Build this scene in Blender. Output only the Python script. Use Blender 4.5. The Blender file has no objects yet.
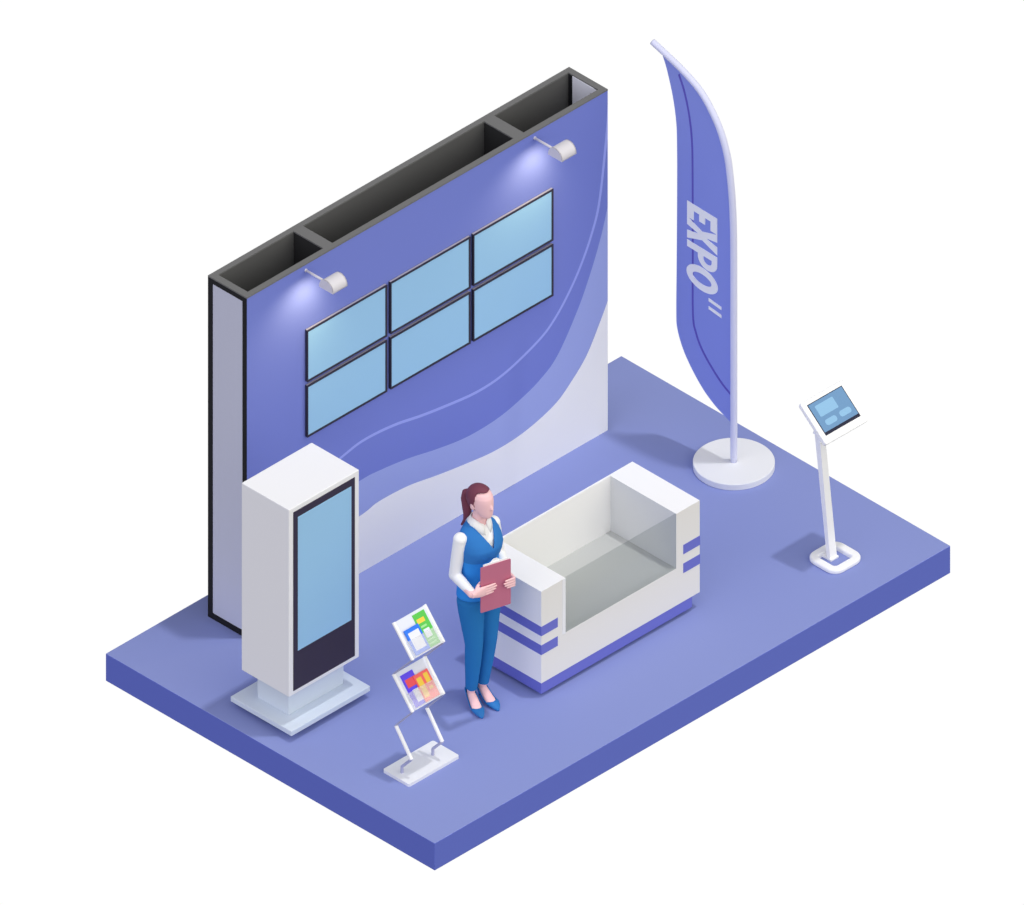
import bpy, bmesh, math, random
from mathutils import Vector, Matrix
from mathutils.geometry import tessellate_polygon

# ------------------------------------------------------------------ scale of the drawing (true isometric)
K = 130.0                     # projected pixels per metre along every axis
CX, CY = 434.7, 843.5         # picture point of the platform's front top corner (the world origin)
HU = K * 0.8660254
sc = bpy.context.scene
col = sc.collection
V3 = Vector

def from_x(px, py, X):        # real point on the plane X = const
    U = (px - CX) / HU; W = (CY - py) / (0.5 * K)
    Y = X - U
    return V3((X, Y, (W - X - Y) / 2))

def from_y(px, py, Y):        # real point on the plane Y = const
    U = (px - CX) / HU; W = (CY - py) / (0.5 * K)
    X = Y + U
    return V3((X, Y, (W - X - Y) / 2))

# ------------------------------------------------------------------ materials
def lin(c):
    c /= 255.0
    return c / 12.92 if c <= 0.04045 else ((c + 0.055) / 1.055) ** 2.4

def mat(name, rgb, e=1.0, rough=0.6, spec=0.15, metal=0.0, emis=0.0, tint=(1, 1, 1), grain=0.0, alpha=1.0):
    m = bpy.data.materials.new(name)
    m.use_nodes = True
    nt = m.node_tree
    b = nt.nodes['Principled BSDF']
    c = [min(0.96, lin(v) / e / t) for v, t in zip(rgb, tint)] + [1.0]
    b.inputs['Base Color'].default_value = c
    b.inputs['Roughness'].default_value = rough
    b.inputs['Specular IOR Level'].default_value = spec
    b.inputs['Metallic'].default_value = metal
    b.inputs['Alpha'].default_value = alpha
    if emis:
        b.inputs['Emission Color'].default_value = c
        b.inputs['Emission Strength'].default_value = emis
    if grain:                  # very fine fibre / paint grain, a property of the surface
        tc = nt.nodes.new('ShaderNodeTexCoord')
        n = nt.nodes.new('ShaderNodeTexNoise')
        n.inputs['Scale'].default_value = 220.0
        n.inputs['Detail'].default_value = 2.0
        mix = nt.nodes.new('ShaderNodeMixRGB')
        mix.blend_type = 'MULTIPLY'
        mix.inputs['Fac'].default_value = grain
        mix.inputs['Color1'].default_value = c
        nt.links.new(tc.outputs['Object'], n.inputs['Vector'])
        nt.links.new(n.outputs['Fac'], mix.inputs['Color2'])
        nt.links.new(mix.outputs['Color'], b.inputs['Base Color'])
    return m

def glassy(name, rgb_t, white=0.0, gloss=0.03):
    m = bpy.data.materials.new(name)
    m.use_nodes = True
    nt = m.node_tree
    for n in list(nt.nodes): nt.nodes.remove(n)
    out = nt.nodes.new('ShaderNodeOutputMaterial')
    tr = nt.nodes.new('ShaderNodeBsdfTransparent')
    tr.inputs['Color'].default_value = (*rgb_t, 1)
    gl = nt.nodes.new('ShaderNodeBsdfGlossy')
    gl.inputs['Roughness'].default_value = 0.1
    mx = nt.nodes.new('ShaderNodeMixShader'); mx.inputs['Fac'].default_value = gloss
    nt.links.new(tr.outputs[0], mx.inputs[1]); nt.links.new(gl.outputs[0], mx.inputs[2])
    last = mx
    if white:
        df = nt.nodes.new('ShaderNodeBsdfDiffuse'); df.inputs['Color'].default_value = (0.95, 0.95, 0.95, 1)
        m2 = nt.nodes.new('ShaderNodeMixShader'); m2.inputs['Fac'].default_value = white
        nt.links.new(mx.outputs[0], m2.inputs[1]); nt.links.new(df.outputs[0], m2.inputs[2])
        last = m2
    nt.links.new(last.outputs[0], out.inputs['Surface'])
    return m

ET, EF, EL = 1.0, 0.74, 0.58      # light on tops, on faces towards the right, on faces towards the left
M = {}
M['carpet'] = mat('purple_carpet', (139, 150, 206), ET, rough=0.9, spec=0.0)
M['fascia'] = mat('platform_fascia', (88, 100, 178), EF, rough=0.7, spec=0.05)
M['wall_purple'] = mat('wall_print_purple', (106, 117, 186), EF, rough=0.7, spec=0.05)
M['wall_band'] = mat('wall_print_light_band', (142, 153, 203), EF, rough=0.7, spec=0.05)
M['wall_grey'] = mat('wall_print_grey', (230, 226, 219), EF, rough=0.7, spec=0.05)
M['wall_line'] = mat('wall_print_thin_line', (138, 148, 212), EF, rough=0.7, spec=0.05)
M['frame_black'] = mat('black_frame', (25, 25, 28), EL, rough=0.6)
M['rail_grey'] = mat('grey_top_rail', (114, 114, 114), ET, rough=0.6)
M['inner_grey'] = mat('dark_grey_back_board', (72, 72, 72), 0.52, rough=0.8, spec=0.0)
M['inner_black'] = mat('black_divider', (26, 26, 26), 0.3, rough=0.8, spec=0.0)
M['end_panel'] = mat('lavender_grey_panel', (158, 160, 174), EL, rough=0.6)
M['end_panel_brightened'] = mat('lavender_panel_brightened', (236, 237, 246), ET, rough=0.6)  # same kind of panel, colour brightened to offset the shade in the hollow
M['screen_case'] = mat('screen_case_dark', (48, 46, 60), EF, rough=0.5)
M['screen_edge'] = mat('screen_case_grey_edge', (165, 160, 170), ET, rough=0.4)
M['screen_blue'] = mat('screen_blue', (138, 179, 210), EF, rough=0.35, spec=0.1)
M['lamp_metal'] = mat('lamp_silver', (206, 203, 208), 0.9, rough=0.35, spec=0.5)
M['lamp_glow'] = mat('lamp_bulb_glow', (255, 250, 255), 1.0, emis=2.0)
M['white'] = mat('white_paint', (244, 244, 246), ET, rough=0.5, spec=0.1)
M['kiosk_bezel'] = mat('kiosk_bezel', (52, 46, 62), EF, rough=0.4)
M['kiosk_base'] = mat('kiosk_base_pale_blue', (214, 224, 236), ET, rough=0.5)
M['rubber'] = mat('dark_rubber', (60, 58, 80), 0.6, rough=0.8)
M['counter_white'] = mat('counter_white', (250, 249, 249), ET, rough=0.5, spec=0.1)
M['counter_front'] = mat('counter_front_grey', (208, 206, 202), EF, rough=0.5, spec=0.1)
M['well_floor'] = mat('well_floor_shaded_grey', (196, 198, 197), ET, rough=0.6)  # shade inside the counter well is put into this grey
M['well_side'] = mat('well_side_shaded_grey', (222, 224, 226), ET, rough=0.6)  # inner faces of the white blocks, greyed for the shade there
M['stripe'] = mat('purple_stripe', (99, 103, 180), EF, rough=0.5)
M['rod_white'] = mat('white_rod', (250, 250, 255), 0.95, rough=0.4)
M['bracket_grey'] = mat('grey_bracket', (158, 160, 190), 0.8, rough=0.4)
M['tray'] = mat('tray_pale', (222, 226, 238), 0.95, rough=0.5)
M['stand_base'] = mat('stand_base_pale', (237, 238, 242), ET, rough=0.5)
M['pole'] = mat('banner_pole_silver', (190, 192, 214), 0.74, rough=0.4)
M['flag'] = mat('flag_purple', (111, 121, 180), EL, rough=0.8, spec=0.0)
M['flag_seam'] = mat('flag_seam_dark', (80, 74, 150), EL, rough=0.8, spec=0.0)
M['flag_text'] = mat('flag_lettering_white', (245, 243, 245), EL * 1.1, rough=0.8, spec=0.0)
M['tab_white'] = mat('tablet_white', (250, 250, 252), 0.95, rough=0.4)
M['tab_screen'] = mat('tablet_screen_blue', (107, 145, 183), 0.9, rough=0.35, spec=0.1)
M['tab_icon'] = mat('tablet_icons_light_blue', (137, 180, 213), 0.9, rough=0.35, spec=0.1)
M['tab_bezel'] = mat('tablet_bezel_dark', (40, 42, 62), 0.9, rough=0.4)
M['skin'] = mat('skin', (252, 172, 174), 0.68, rough=0.6)
M['hair'] = mat('hair_dark_brown', (112, 60, 76), 0.85, rough=0.6)
M['hair_tie'] = mat('hair_tie_grey_blue', (96, 108, 150), 0.8, rough=0.7)
M['shirt'] = mat('white_shirt', (244, 248, 254), 0.80, rough=0.8, spec=0.05)
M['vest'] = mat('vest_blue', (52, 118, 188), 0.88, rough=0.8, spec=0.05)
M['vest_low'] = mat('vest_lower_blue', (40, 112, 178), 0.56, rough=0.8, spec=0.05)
M['trousers'] = mat('trousers_dark_blue', (36, 100, 154), 0.66, rough=0.8, spec=0.05)
M['shoe'] = mat('shoe_blue', (42, 108, 172), 0.75, rough=0.4)
M['clip_board'] = mat('clipboard_mauve', (170, 99, 121), 0.72, rough=0.6)
M['paper'] = mat('white_paper', (240, 243, 252), 0.85, rough=0.8, spec=0.0)
for n_, c_ in (('green', (92, 196, 84)), ('green_light', (160, 222, 150)), ('yellow', (250, 206, 78)), ('blue', (52, 122, 236)),
               ('page', (228, 230, 240)), ('violet', (100, 78, 236)), ('red', (236, 88, 96)), ('coral', (252, 108, 104))):
    M['b_' + n_] = mat('brochure_' + n_, c_, 0.95, rough=0.5)
gt = 0.875
M['glass'] = glassy('grey_tinted_glass', (gt, gt * 1.012, gt * 1.012), 0.0, 0.01)
M['acrylic'] = glassy('clear_acrylic', (0.99, 0.99, 0.99), 0.24, 0.01)

# ------------------------------------------------------------------ helpers
ORG = {}
def root(name, loc, label, cat, group=None, kind=None):
    o = bpy.data.objects.new(name, None)
    o.empty_display_size = 0.1
    col.objects.link(o)
    o.location = loc
    ORG[o.name] = V3(loc)
    tag(o, label, cat, group, kind)
    return o

def tag(o, label, cat, group=None, kind=None):
    o['label'] = label; o['category'] = cat
    if group: o['group'] = group
    if kind: o['kind'] = kind

def mk(name, bm, mats, parent=None, smooth=False, label=None, world=True):
    """bm is in world coordinates; the object sits at its thing's origin."""
    me = bpy.data.meshes.new(name)
    org = V3((0, 0, 0))
    if parent is not None and world:
        p = parent
        while p.parent: p = p.parent
        org = ORG[p.name]
        bmesh.ops.translate(bm, verts=bm.verts, vec=-org)
    bmesh.ops.recalc_face_normals(bm, faces=bm.faces)
    bm.to_mesh(me); bm.free()
    if not isinstance(mats, (list, tuple)): mats = [mats]
    for m in mats: me.materials.append(m)
    if smooth:
        for p in me.polygons: p.use_smooth = True
    o = bpy.data.objects.new(name, me)
    col.objects.link(o)
    if parent is not None: o.parent = parent
    if label: o['label'] = label
    return o

def box(bm, lo, hi, bev=0.0, seg=2, mi=0):
    lo, hi = V3(lo), V3(hi)
    r = bmesh.ops.create_cube(bm, size=1.0)
    vs = r['verts']
    for v in vs:
        v.co = V3([(lo[i] + hi[i]) / 2 + v.co[i] * (hi[i] - lo[i]) for i in range(3)])
    fs = list({f for v in vs for f in v.link_faces})
    for f in fs: f.material_index = mi
    if bev:
        es = list({e for v in vs for e in v.link_edges})
        bmesh.ops.bevel(bm, geom=es, offset=bev, segments=seg, affect='EDGES', profile=0.5)
    return vs

def loft(bm, rings, cap=True, mi=0, closed=False):
    rows = [[bm.verts.new(p) for p in r] for r in rings]
    n = len(rows[0])
    idx = list(range(len(rows) - 1))
    for i in idx:
        for j in range(n):
            f = bm.faces.new((rows[i][j], rows[i][(j + 1) % n], rows[i + 1][(j + 1) % n], rows[i + 1][j]))
            f.material_index = mi
    if closed:
        for j in range(n):
            f = bm.faces.new((rows[-1][j], rows[-1][(j + 1) % n], rows[0][(j + 1) % n], rows[0][j])); f.material_index = mi
    elif cap:
        f = bm.faces.new(rows[0][::-1]); f.material_index = mi
        f = bm.faces.new(rows[-1]); f.material_index = mi
    return rows

def ring(c, u, v, n=24, e=2.0):
    c, u, v = V3(c), V3(u), V3(v)
    out = []
    for i in range(n):
        a = 2 * math.pi * i / n
        ca, sa = math.cos(a), math.sin(a)
        f = lambda t: math.copysign(abs(t) ** (2 / e), t)
        out.append(c + u * f(ca) + v * f(sa))
    return out

def tube(bm, pts, rad, n=16, mi=0, ref=None, flat=1.0, round_ends=False):
    pts = [V3(p) for p in pts]
    if not isinstance(rad, (list, tuple)): rad = [rad] * len(pts)
    rad = list(rad)
    if round_ends:                                   # hemispherical ends
        d0 = (pts[0] - pts[1]).normalized(); d1 = (pts[-1] - pts[-2]).normalized()
        a = [(pts[0] + d0 * rad[0] * k, rad[0] * math.sqrt(max(0, 1 - k * k))) for k in (0.97, 0.8, 0.5)]
        b = [(pts[-1] + d1 * rad[-1] * k, rad[-1] * math.sqrt(max(0, 1 - k * k))) for k in (0.5, 0.8, 0.97)]
        pts = [p for p, _ in a] + pts + [p for p, _ in b]
        rad = [r for _, r in a] + rad + [r for _, r in b]
    T = []
    for i in range(len(pts)):
        d = pts[min(i + 1, len(pts) - 1)] - pts[max(i - 1, 0)]
        T.append(d.normalized())
    u = V3(ref) if ref else (V3((1, 0, 0)) if abs(T[0].x) < 0.9 else V3((0, 1, 0)))
    u = (u - T[0] * u.dot(T[0])).normalized()
    rings = []
    for p, t, r in zip(pts, T, rad):
        u = (u - t * u.dot(t)).normalized()
        v = t.cross(u)
        rings.append(ring(p, u * r, v * r * flat, n))
    return loft(bm, rings, True, mi)

def ball(bm, c, r, n=20, mi=0):
    R = V3(r) if isinstance(r, (tuple, list)) else V3((r, r, r))
    ret = bmesh.ops.create_uvsphere(bm, u_segments=n, v_segments=max(8, n // 2), radius=1.0)
    for v in ret['verts']:
        v.co = V3(c) + V3((v.co.x * R.x, v.co.y * R.y, v.co.z * R.z))
    for f in {f for v in ret['verts'] for f in v.link_faces}: f.material_index = mi
    return ret['verts']

def slab(bm, loops, fmap, n, t, mi=0):
    """Solid plate: 2-D loops (outline, then holes), mapped by fmap, thickened by t along -n."""
    tri = tessellate_polygon([[V3((p[0], p[1], 0)) for p in L] for L in loops])
    flat = [p for L in loops for p in L]
    top = [bm.verts.new(fmap(*p)) for p in flat]
    bot = [bm.verts.new(fmap(*p) - V3(n) * t) for p in flat]
    for f in tri:
        for vs in ([top[i] for i in f], [bot[i] for i in reversed(f)]):
            try: bm.faces.new(vs).material_index = mi
            except ValueError: pass
    k = 0
    for L in loops:
        m = len(L)
        for j in range(m):
            a, b = k + j, k + (j + 1) % m
            bm.faces.new((top[a], top[b], bot[b], bot[a])).material_index = mi
        k += m

def rrect(x0, y0, x1, y1, r, n=6):
    out = []
    for cx, cy, a0 in ((x1 - r, y1 - r, 0), (x0 + r, y1 - r, 90), (x0 + r, y0 + r, 180), (x1 - r, y0 + r, 270)):
        for i in range(n + 1):
            a = math.radians(a0 + 90 * i / n)
            out.append((cx + r * math.cos(a), cy + r * math.sin(a)))
    return out

def spline(pts, n):
    """Catmull-Rom through 2-D points."""
    P = [pts[0]] + list(pts) + [pts[-1]]
    out = []
    for i in range(1, len(P) - 2):
        p0, p1, p2, p3 = P[i - 1], P[i], P[i + 1], P[i + 2]
        for k in range(n):
            t = k / n
            out.append(tuple(0.5 * (2 * p1[j] + (p2[j] - p0[j]) * t + (2 * p0[j] - 5 * p1[j] + 4 * p2[j] - p3[j]) * t * t
                       + (3 * p1[j] - p0[j] - 3 * p2[j] + p3[j]) * t ** 3) for j in range(2)))
    out.append(tuple(pts[-1]))
    return out

def interp(tab, x):
    if x <= tab[0][0]:
        (x0, y0), (x1, y1) = tab[0], tab[1]
    elif x >= tab[-1][0]:
        (x0, y0), (x1, y1) = tab[-2], tab[-1]
    else:
        for (x0, y0), (x1, y1) in zip(tab, tab[1:]):
            if x0 <= x <= x1: break
    return y0 + (y1 - y0) * (x - x0) / (x1 - x0)

def copy_thing(r, loc, label):
    c = r.copy(); col.objects.link(c); c.location = loc; c['label'] = label
    for ch in list(r.children):
        d = ch.copy(); col.objects.link(d); d.parent = c
        for g in list(ch.children):
            e = g.copy(); col.objects.link(e); e.parent = d
    return c

def solidify(o, t, off=0.0):
    m = o.modifiers.new('thick', 'SOLIDIFY'); m.thickness = t; m.offset = off
    return o

def apply_mods(o):
    dg = bpy.context.evaluated_depsgraph_get(); dg.update()
    me = bpy.data.meshes.new_from_object(o.evaluated_get(dg))
    o.modifiers.clear()
    o.data = me

def fuse(o, voxel, smooth_iter=6, fac=0.5):
    m = o.modifiers.new('fuse', 'REMESH'); m.mode = 'VOXEL'; m.voxel_size = voxel; m.use_smooth_shade = True
    s = o.modifiers.new('soft', 'SMOOTH'); s.factor = fac; s.iterations = smooth_iter
    apply_mods(o)
    for p in o.data.polygons: p.use_smooth = True

# ------------------------------------------------------------------ camera
cam = bpy.data.cameras.new('camera')
cam.type = 'ORTHO'
cam.ortho_scale = 1024 / (K / math.sqrt(2 / 3))
cam.clip_end = 200
co = bpy.data.objects.new('camera', cam)
col.objects.link(co)
Uc = (512 - CX) / HU; Wc = (CY - 452.5) / (0.5 * K)
co.location = V3(((Uc + Wc) / 2, (Wc - Uc) / 2, 0)) + V3((-1, -1, 1)).normalized() * 15
co.rotation_euler = (math.atan(math.sqrt(2)), 0, math.radians(-45))
sc.camera = co

# ------------------------------------------------------------------ world: a soft white studio surround
w = bpy.data.worlds.new('studio'); sc.world = w
w.use_nodes = True
nt = w.node_tree
for n in list(nt.nodes): nt.nodes.remove(n)
N = lambda t: nt.nodes.new(t)
L = nt.links.new
out = N('ShaderNodeOutputWorld'); bg = N('ShaderNodeBackground')
tc = N('ShaderNodeTexCoord'); sep = N('ShaderNodeSeparateXYZ')
L(tc.outputs['Generated'], sep.inputs[0])
def mth(op, a, b=None, clamp=False):
    m = N('ShaderNodeMath'); m.operation = op; m.use_clamp = clamp
    for i, v in enumerate((a, b)):
        if v is None: continue
        if isinstance(v, (int, float)): m.inputs[i].default_value = v
        else: L(v, m.inputs[i])
    return m.outputs[0]
X_, Y_, Z_ = sep.outputs
def lobe(cx, cy, cz, n):                # a large soft light area in the surround
    l = math.sqrt(cx * cx + cy * cy + cz * cz)
    d = mth('ADD', mth('ADD', mth('MULTIPLY', X_, cx / l), mth('MULTIPLY', Y_, cy / l)), mth('MULTIPLY', Z_, cz / l))
    return mth('POWER', mth('MAXIMUM', d, 0.0), float(n))
lf_, ll_ = lobe(0.30, -0.90, 0.55, 4), lobe(-0.90, -0.12, 0.55, 4)
AMB, BF, BL = 0.10, 1.88, 1.57
comb = N('ShaderNodeCombineColor')
for k_, (cf, cl_) in enumerate(((1.02, 0.97), (1.0, 0.97), (0.91, 1.10))):
    L(mth('ADD', mth('ADD', mth('MULTIPLY', lf_, BF * cf), mth('MULTIPLY', ll_, BL * cl_)), AMB), comb.inputs[k_])
dotc = mth('MULTIPLY', mth('SUBTRACT', mth('ADD', X_, Y_), Z_), 1 / math.sqrt(3))
mr = N('ShaderNodeMapRange'); mr.interpolation_type = 'SMOOTHSTEP'
mr.inputs['From Min'].default_value = 0.45; mr.inputs['From Max'].default_value = 0.78
L(dotc, mr.inputs['Value'])
mix = N('ShaderNodeMixRGB')
L(mr.outputs[0], mix.inputs['Fac']); L(comb.outputs[0], mix.inputs['Color1'])
mix.inputs['Color2'].default_value = (1.01, 1.01, 1.01, 1)
L(mix.outputs[0], bg.inputs['Color']); L(bg.outputs[0], out.inputs['Surface'])

sun = bpy.data.lights.new('overhead_sun', 'SUN')
sun.energy = math.pi * 0.29
sun.angle = math.radians(2.0)
so = bpy.data.objects.new('overhead_sun', sun); col.objects.link(so)
so.rotation_euler = V3((0.1077, -0.1077, 1.0)).to_track_quat('Z', 'Y').to_euler()
so.location = (3, 1, 8)

# ------------------------------------------------------------------ platform
PX, PY, PT = 4.581, 2.923, 0.21
bm = bmesh.new()
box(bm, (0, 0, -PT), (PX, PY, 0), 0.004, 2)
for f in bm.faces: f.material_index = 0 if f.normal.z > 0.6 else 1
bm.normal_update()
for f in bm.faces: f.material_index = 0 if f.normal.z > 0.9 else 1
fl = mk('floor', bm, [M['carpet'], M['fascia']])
tag(fl, 'raised purple exhibition platform that carries the whole booth', 'platform', kind='structure')

# ------------------------------------------------------------------ display wall
WX0, WX1, WY0, WY1, WH = 0.743, 3.948, 2.411, 2.753, 2.6235
T = 0.040
CAP = 0.010
r = root('display_wall', (WX0, WY0, 0), 'tall hollow purple display wall with curved light and grey bands at back', 'display wall', kind='thing')
Hc = WH - CAP
# printed front board: curved bands across its face
c0 = [(230, 545), (290, 500), (342, 456.8), (364, 440), (393.3, 425.4), (422.5, 415.2), (451.9, 403.4), (475.3, 392.8), (496, 380), (515.8, 363.4),
      (540, 339), (553.2, 321.3), (566.5, 297.5), (579.7, 268.3), (591.7, 233.9), (599.6, 199.5), (606.8, 133), (609, 100)]
c1 = [(230, 560), (300, 520), (359.6, 481), (378.6, 470.8), (407.9, 458.5), (437.2, 448.9), (466.5, 437.1), (495.8, 419.6), (519.2, 400.5), (539.7, 380),
      (557.2, 356), (577, 311.5), (590.3, 273.6), (601, 236.6), (607.5, 207.4), (612, 190)]
c2 = [(230, 590), (300, 555), (359.6, 516.2), (378.6, 501.6), (407.9, 486), (437.2, 475.2), (466.5, 463.5), (495.8, 450.3), (525.1, 431.3), (554.4, 404.9),
      (572, 380.5), (586.4, 355.8), (598.3, 326.6), (607.5, 301.5), (612, 287)]
def wallcurve(px_pts):
    pts = [from_y(px, py, WY0) for px, py in spline(px_pts, 8)]
    return [(p.x, p.z) for p in pts]
C0, C1, C2 = wallcurve(c0), wallcurve(c1), wallcurve(c2)
bm = bmesh.new()
NX = 240
prev = None
for i in range(NX + 1):
    x = WX0 + (WX1 - WX0) * i / NX
    cl = lambda z: min(Hc, max(0.0, z))
    zb, zg, zl = interp(C2, x), interp(C1, x), interp(C0, x)
    # slope-aware thickness of the thin line
    sl = (interp(C0, x + 0.01) - interp(C0, x - 0.01)) / 0.02
    h = 0.011 * math.sqrt(1 + sl * sl)
    zs = [0.0, cl(zb), cl(zg), cl(zl - h), cl(zl + h), Hc]
    for a in range(1, 6): zs[a] = max(zs[a], zs[a - 1])
    colv = [bm.verts.new((x, WY0, z)) for z in zs]
    if prev:
        for a, mi in enumerate((2, 1, 0, 3, 0)):
            quad = (prev[a], colv[a], colv[a + 1], prev[a + 1])
            if max((v.co.z for v in quad)) - min((v.co.z for v in quad)) < 1e-6: continue
            if abs(prev[a].co.z - prev[a + 1].co.z) < 1e-7 and abs(colv[a].co.z - colv[a + 1].co.z) < 1e-7: continue
            bm.faces.new(quad).material_index = mi
    prev = colv
bmesh.ops.remove_doubles(bm, verts=bm.verts, dist=1e-6)
front_faces = list(bm.faces)
box(bm, (WX0, WY0 + 0.001, 0), (WX1, WY0 + T, Hc), mi=4)
mk('front_panel', bm, [M['wall_purple'], M['wall_band'], M['wall_grey'], M['wall_line'], M['inner_grey']], r, label='purple printed front with a light purple band above a pale grey wave')
bm = bmesh.new(); box(bm, (WX0, WY1 - T, 0), (WX1, WY1, Hc))
mk('back_panel', bm, M['inner_grey'], r, label='dark grey back board')
for x0, x1 in ((1.461, 1.542), (3.152, 3.241)):
    bm = bmesh.new(); box(bm, (x0, WY0 + T, 0), (x1, WY1 - T, Hc)); mk('divider', bm, M['inner_black'], r, label='black inner divider')
for k, x0 in enumerate((WX0, WX1 - 0.045)):
    x1 = x0 + 0.045
    ya, yb = WY0 + (0.0 if k == 0 else T), WY1 - (0.0 if k == 0 else T)
    bm = bmesh.new()
    fw, fh = 0.036, 0.046
    xo = x0 - 0.003
    if k == 0:
        ya2, yb2 = ya + 0.0006, yb + 0.0015
    else:
        ya2, yb2 = ya, yb
    box(bm, (xo, ya2, 0.0), (x1, ya + fw, Hc)); box(bm, (xo, yb - fw, 0.0), (x1, yb2, Hc))
    box(bm, (xo, ya + fw, 0.0), (x1, yb - fw, fh))
    ztop = Hc - (fh - CAP) if k == 0 else Hc
    if k == 0: box(bm, (xo, ya + fw, ztop), (x1, yb - fw, Hc))
    o = mk('end_frame', bm, M['frame_black'], r, label='black end frame')
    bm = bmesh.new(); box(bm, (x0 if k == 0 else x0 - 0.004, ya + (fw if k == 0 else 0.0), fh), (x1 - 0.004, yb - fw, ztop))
    mk('end_panel', bm, M['end_panel'] if k == 0 else M['end_panel_brightened'], o, label='pale lavender panel')
bm = bmesh.new()
z0, z1 = Hc, WH
box(bm, (WX0 - 0.003, WY0 - 0.0015, z0), (WX1, WY0 + T, z1)); box(bm, (WX0 - 0.003, WY1 - T, z0), (WX1, WY1 + 0.0015, z1))
for x0, x1 in ((WX0 - 0.003, WX0 + 0.047), (1.461, 1.542), (3.152, 3.241), (WX1 - 0.045, WX1)):
    box(bm, (x0, WY0 + T, z0), (x1, WY1 - T, z1))
mk('top_rail', bm, M['rail_grey'], r, label='grey top rail')

# ------------------------------------------------------------------ six wall screens
SD = 0.022
def make_screen(name, loc, label):
    W_, H_ = 0.710, 0.398
    r = root(name, loc, label, 'screen', 'video screens on the display wall')
    X, Y, Z = loc                      # lower left corner at the wall
    bm = bmesh.new()
    b = 0.013
    y0 = Y - SD
    # casing: back box and a raised bezel ring
    box(bm, (X, y0 + 0.004, Z), (X + W_, Y - 0.0007, Z + H_), 0.002, 1)
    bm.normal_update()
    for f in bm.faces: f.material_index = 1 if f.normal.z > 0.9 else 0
    mk('casing', bm, [M['screen_case'], M['screen_edge']], r)
    bm = bmesh.new()
    slab(bm, [[(X, Z), (X + W_, Z), (X + W_, Z + H_), (X, Z + H_)],
              [(X + b * .6, Z + b * 1.3), (X + b * .6, Z + H_ - b), (X + W_ - b * 1.3, Z + H_ - b), (X + W_ - b * 1.3, Z + b * 1.3)]],
         lambda u, v: V3((u, y0, v)), (0, -1, 0), 0.004)
    mk('bezel', bm, M['screen_case'], r, label='dark bezel')
    bm = bmesh.new(); box(bm, (X + b * .6, y0 + 0.002, Z + b * 1.3), (X + W_ - b * 1.3, y0 + 0.006, Z + H_ - b))
    mk('display_panel', bm, M['screen_blue'], r, label='light blue display')
    return r
pos = ['upper left', 'upper middle', 'upper right', 'lower left', 'lower middle', 'lower right']
lab = ['upper left blue wall screen, lit by the left lamp', 'middle blue wall screen of the upper row', 'upper right blue wall screen, lit by the right lamp',
       'lower left blue wall screen, right above the white kiosk', 'middle blue wall screen of the lower row', 'lower right blue wall screen, beside the thin curved line']
first = None
i = 0
for row, (pyb, ) in enumerate(((381.9,), (437.2,))):
    for c, pxl in enumerate((305.0, 388.4, 471.2)):
        base = from_y(305.0, pyb, WY0)
        xx = from_y(pxl, 300, WY0).x
        loc = (xx, WY0, base.z + (0.012 if row == 0 else 0.0))
        # z of lower left corner follows from the leftmost column
        loc = (xx, WY0, base.z + 0.006)
        if first is None: first = make_screen('video_screen', loc, lab[0])
        else: copy_thing(first, loc, lab[i])
        i += 1

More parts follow.
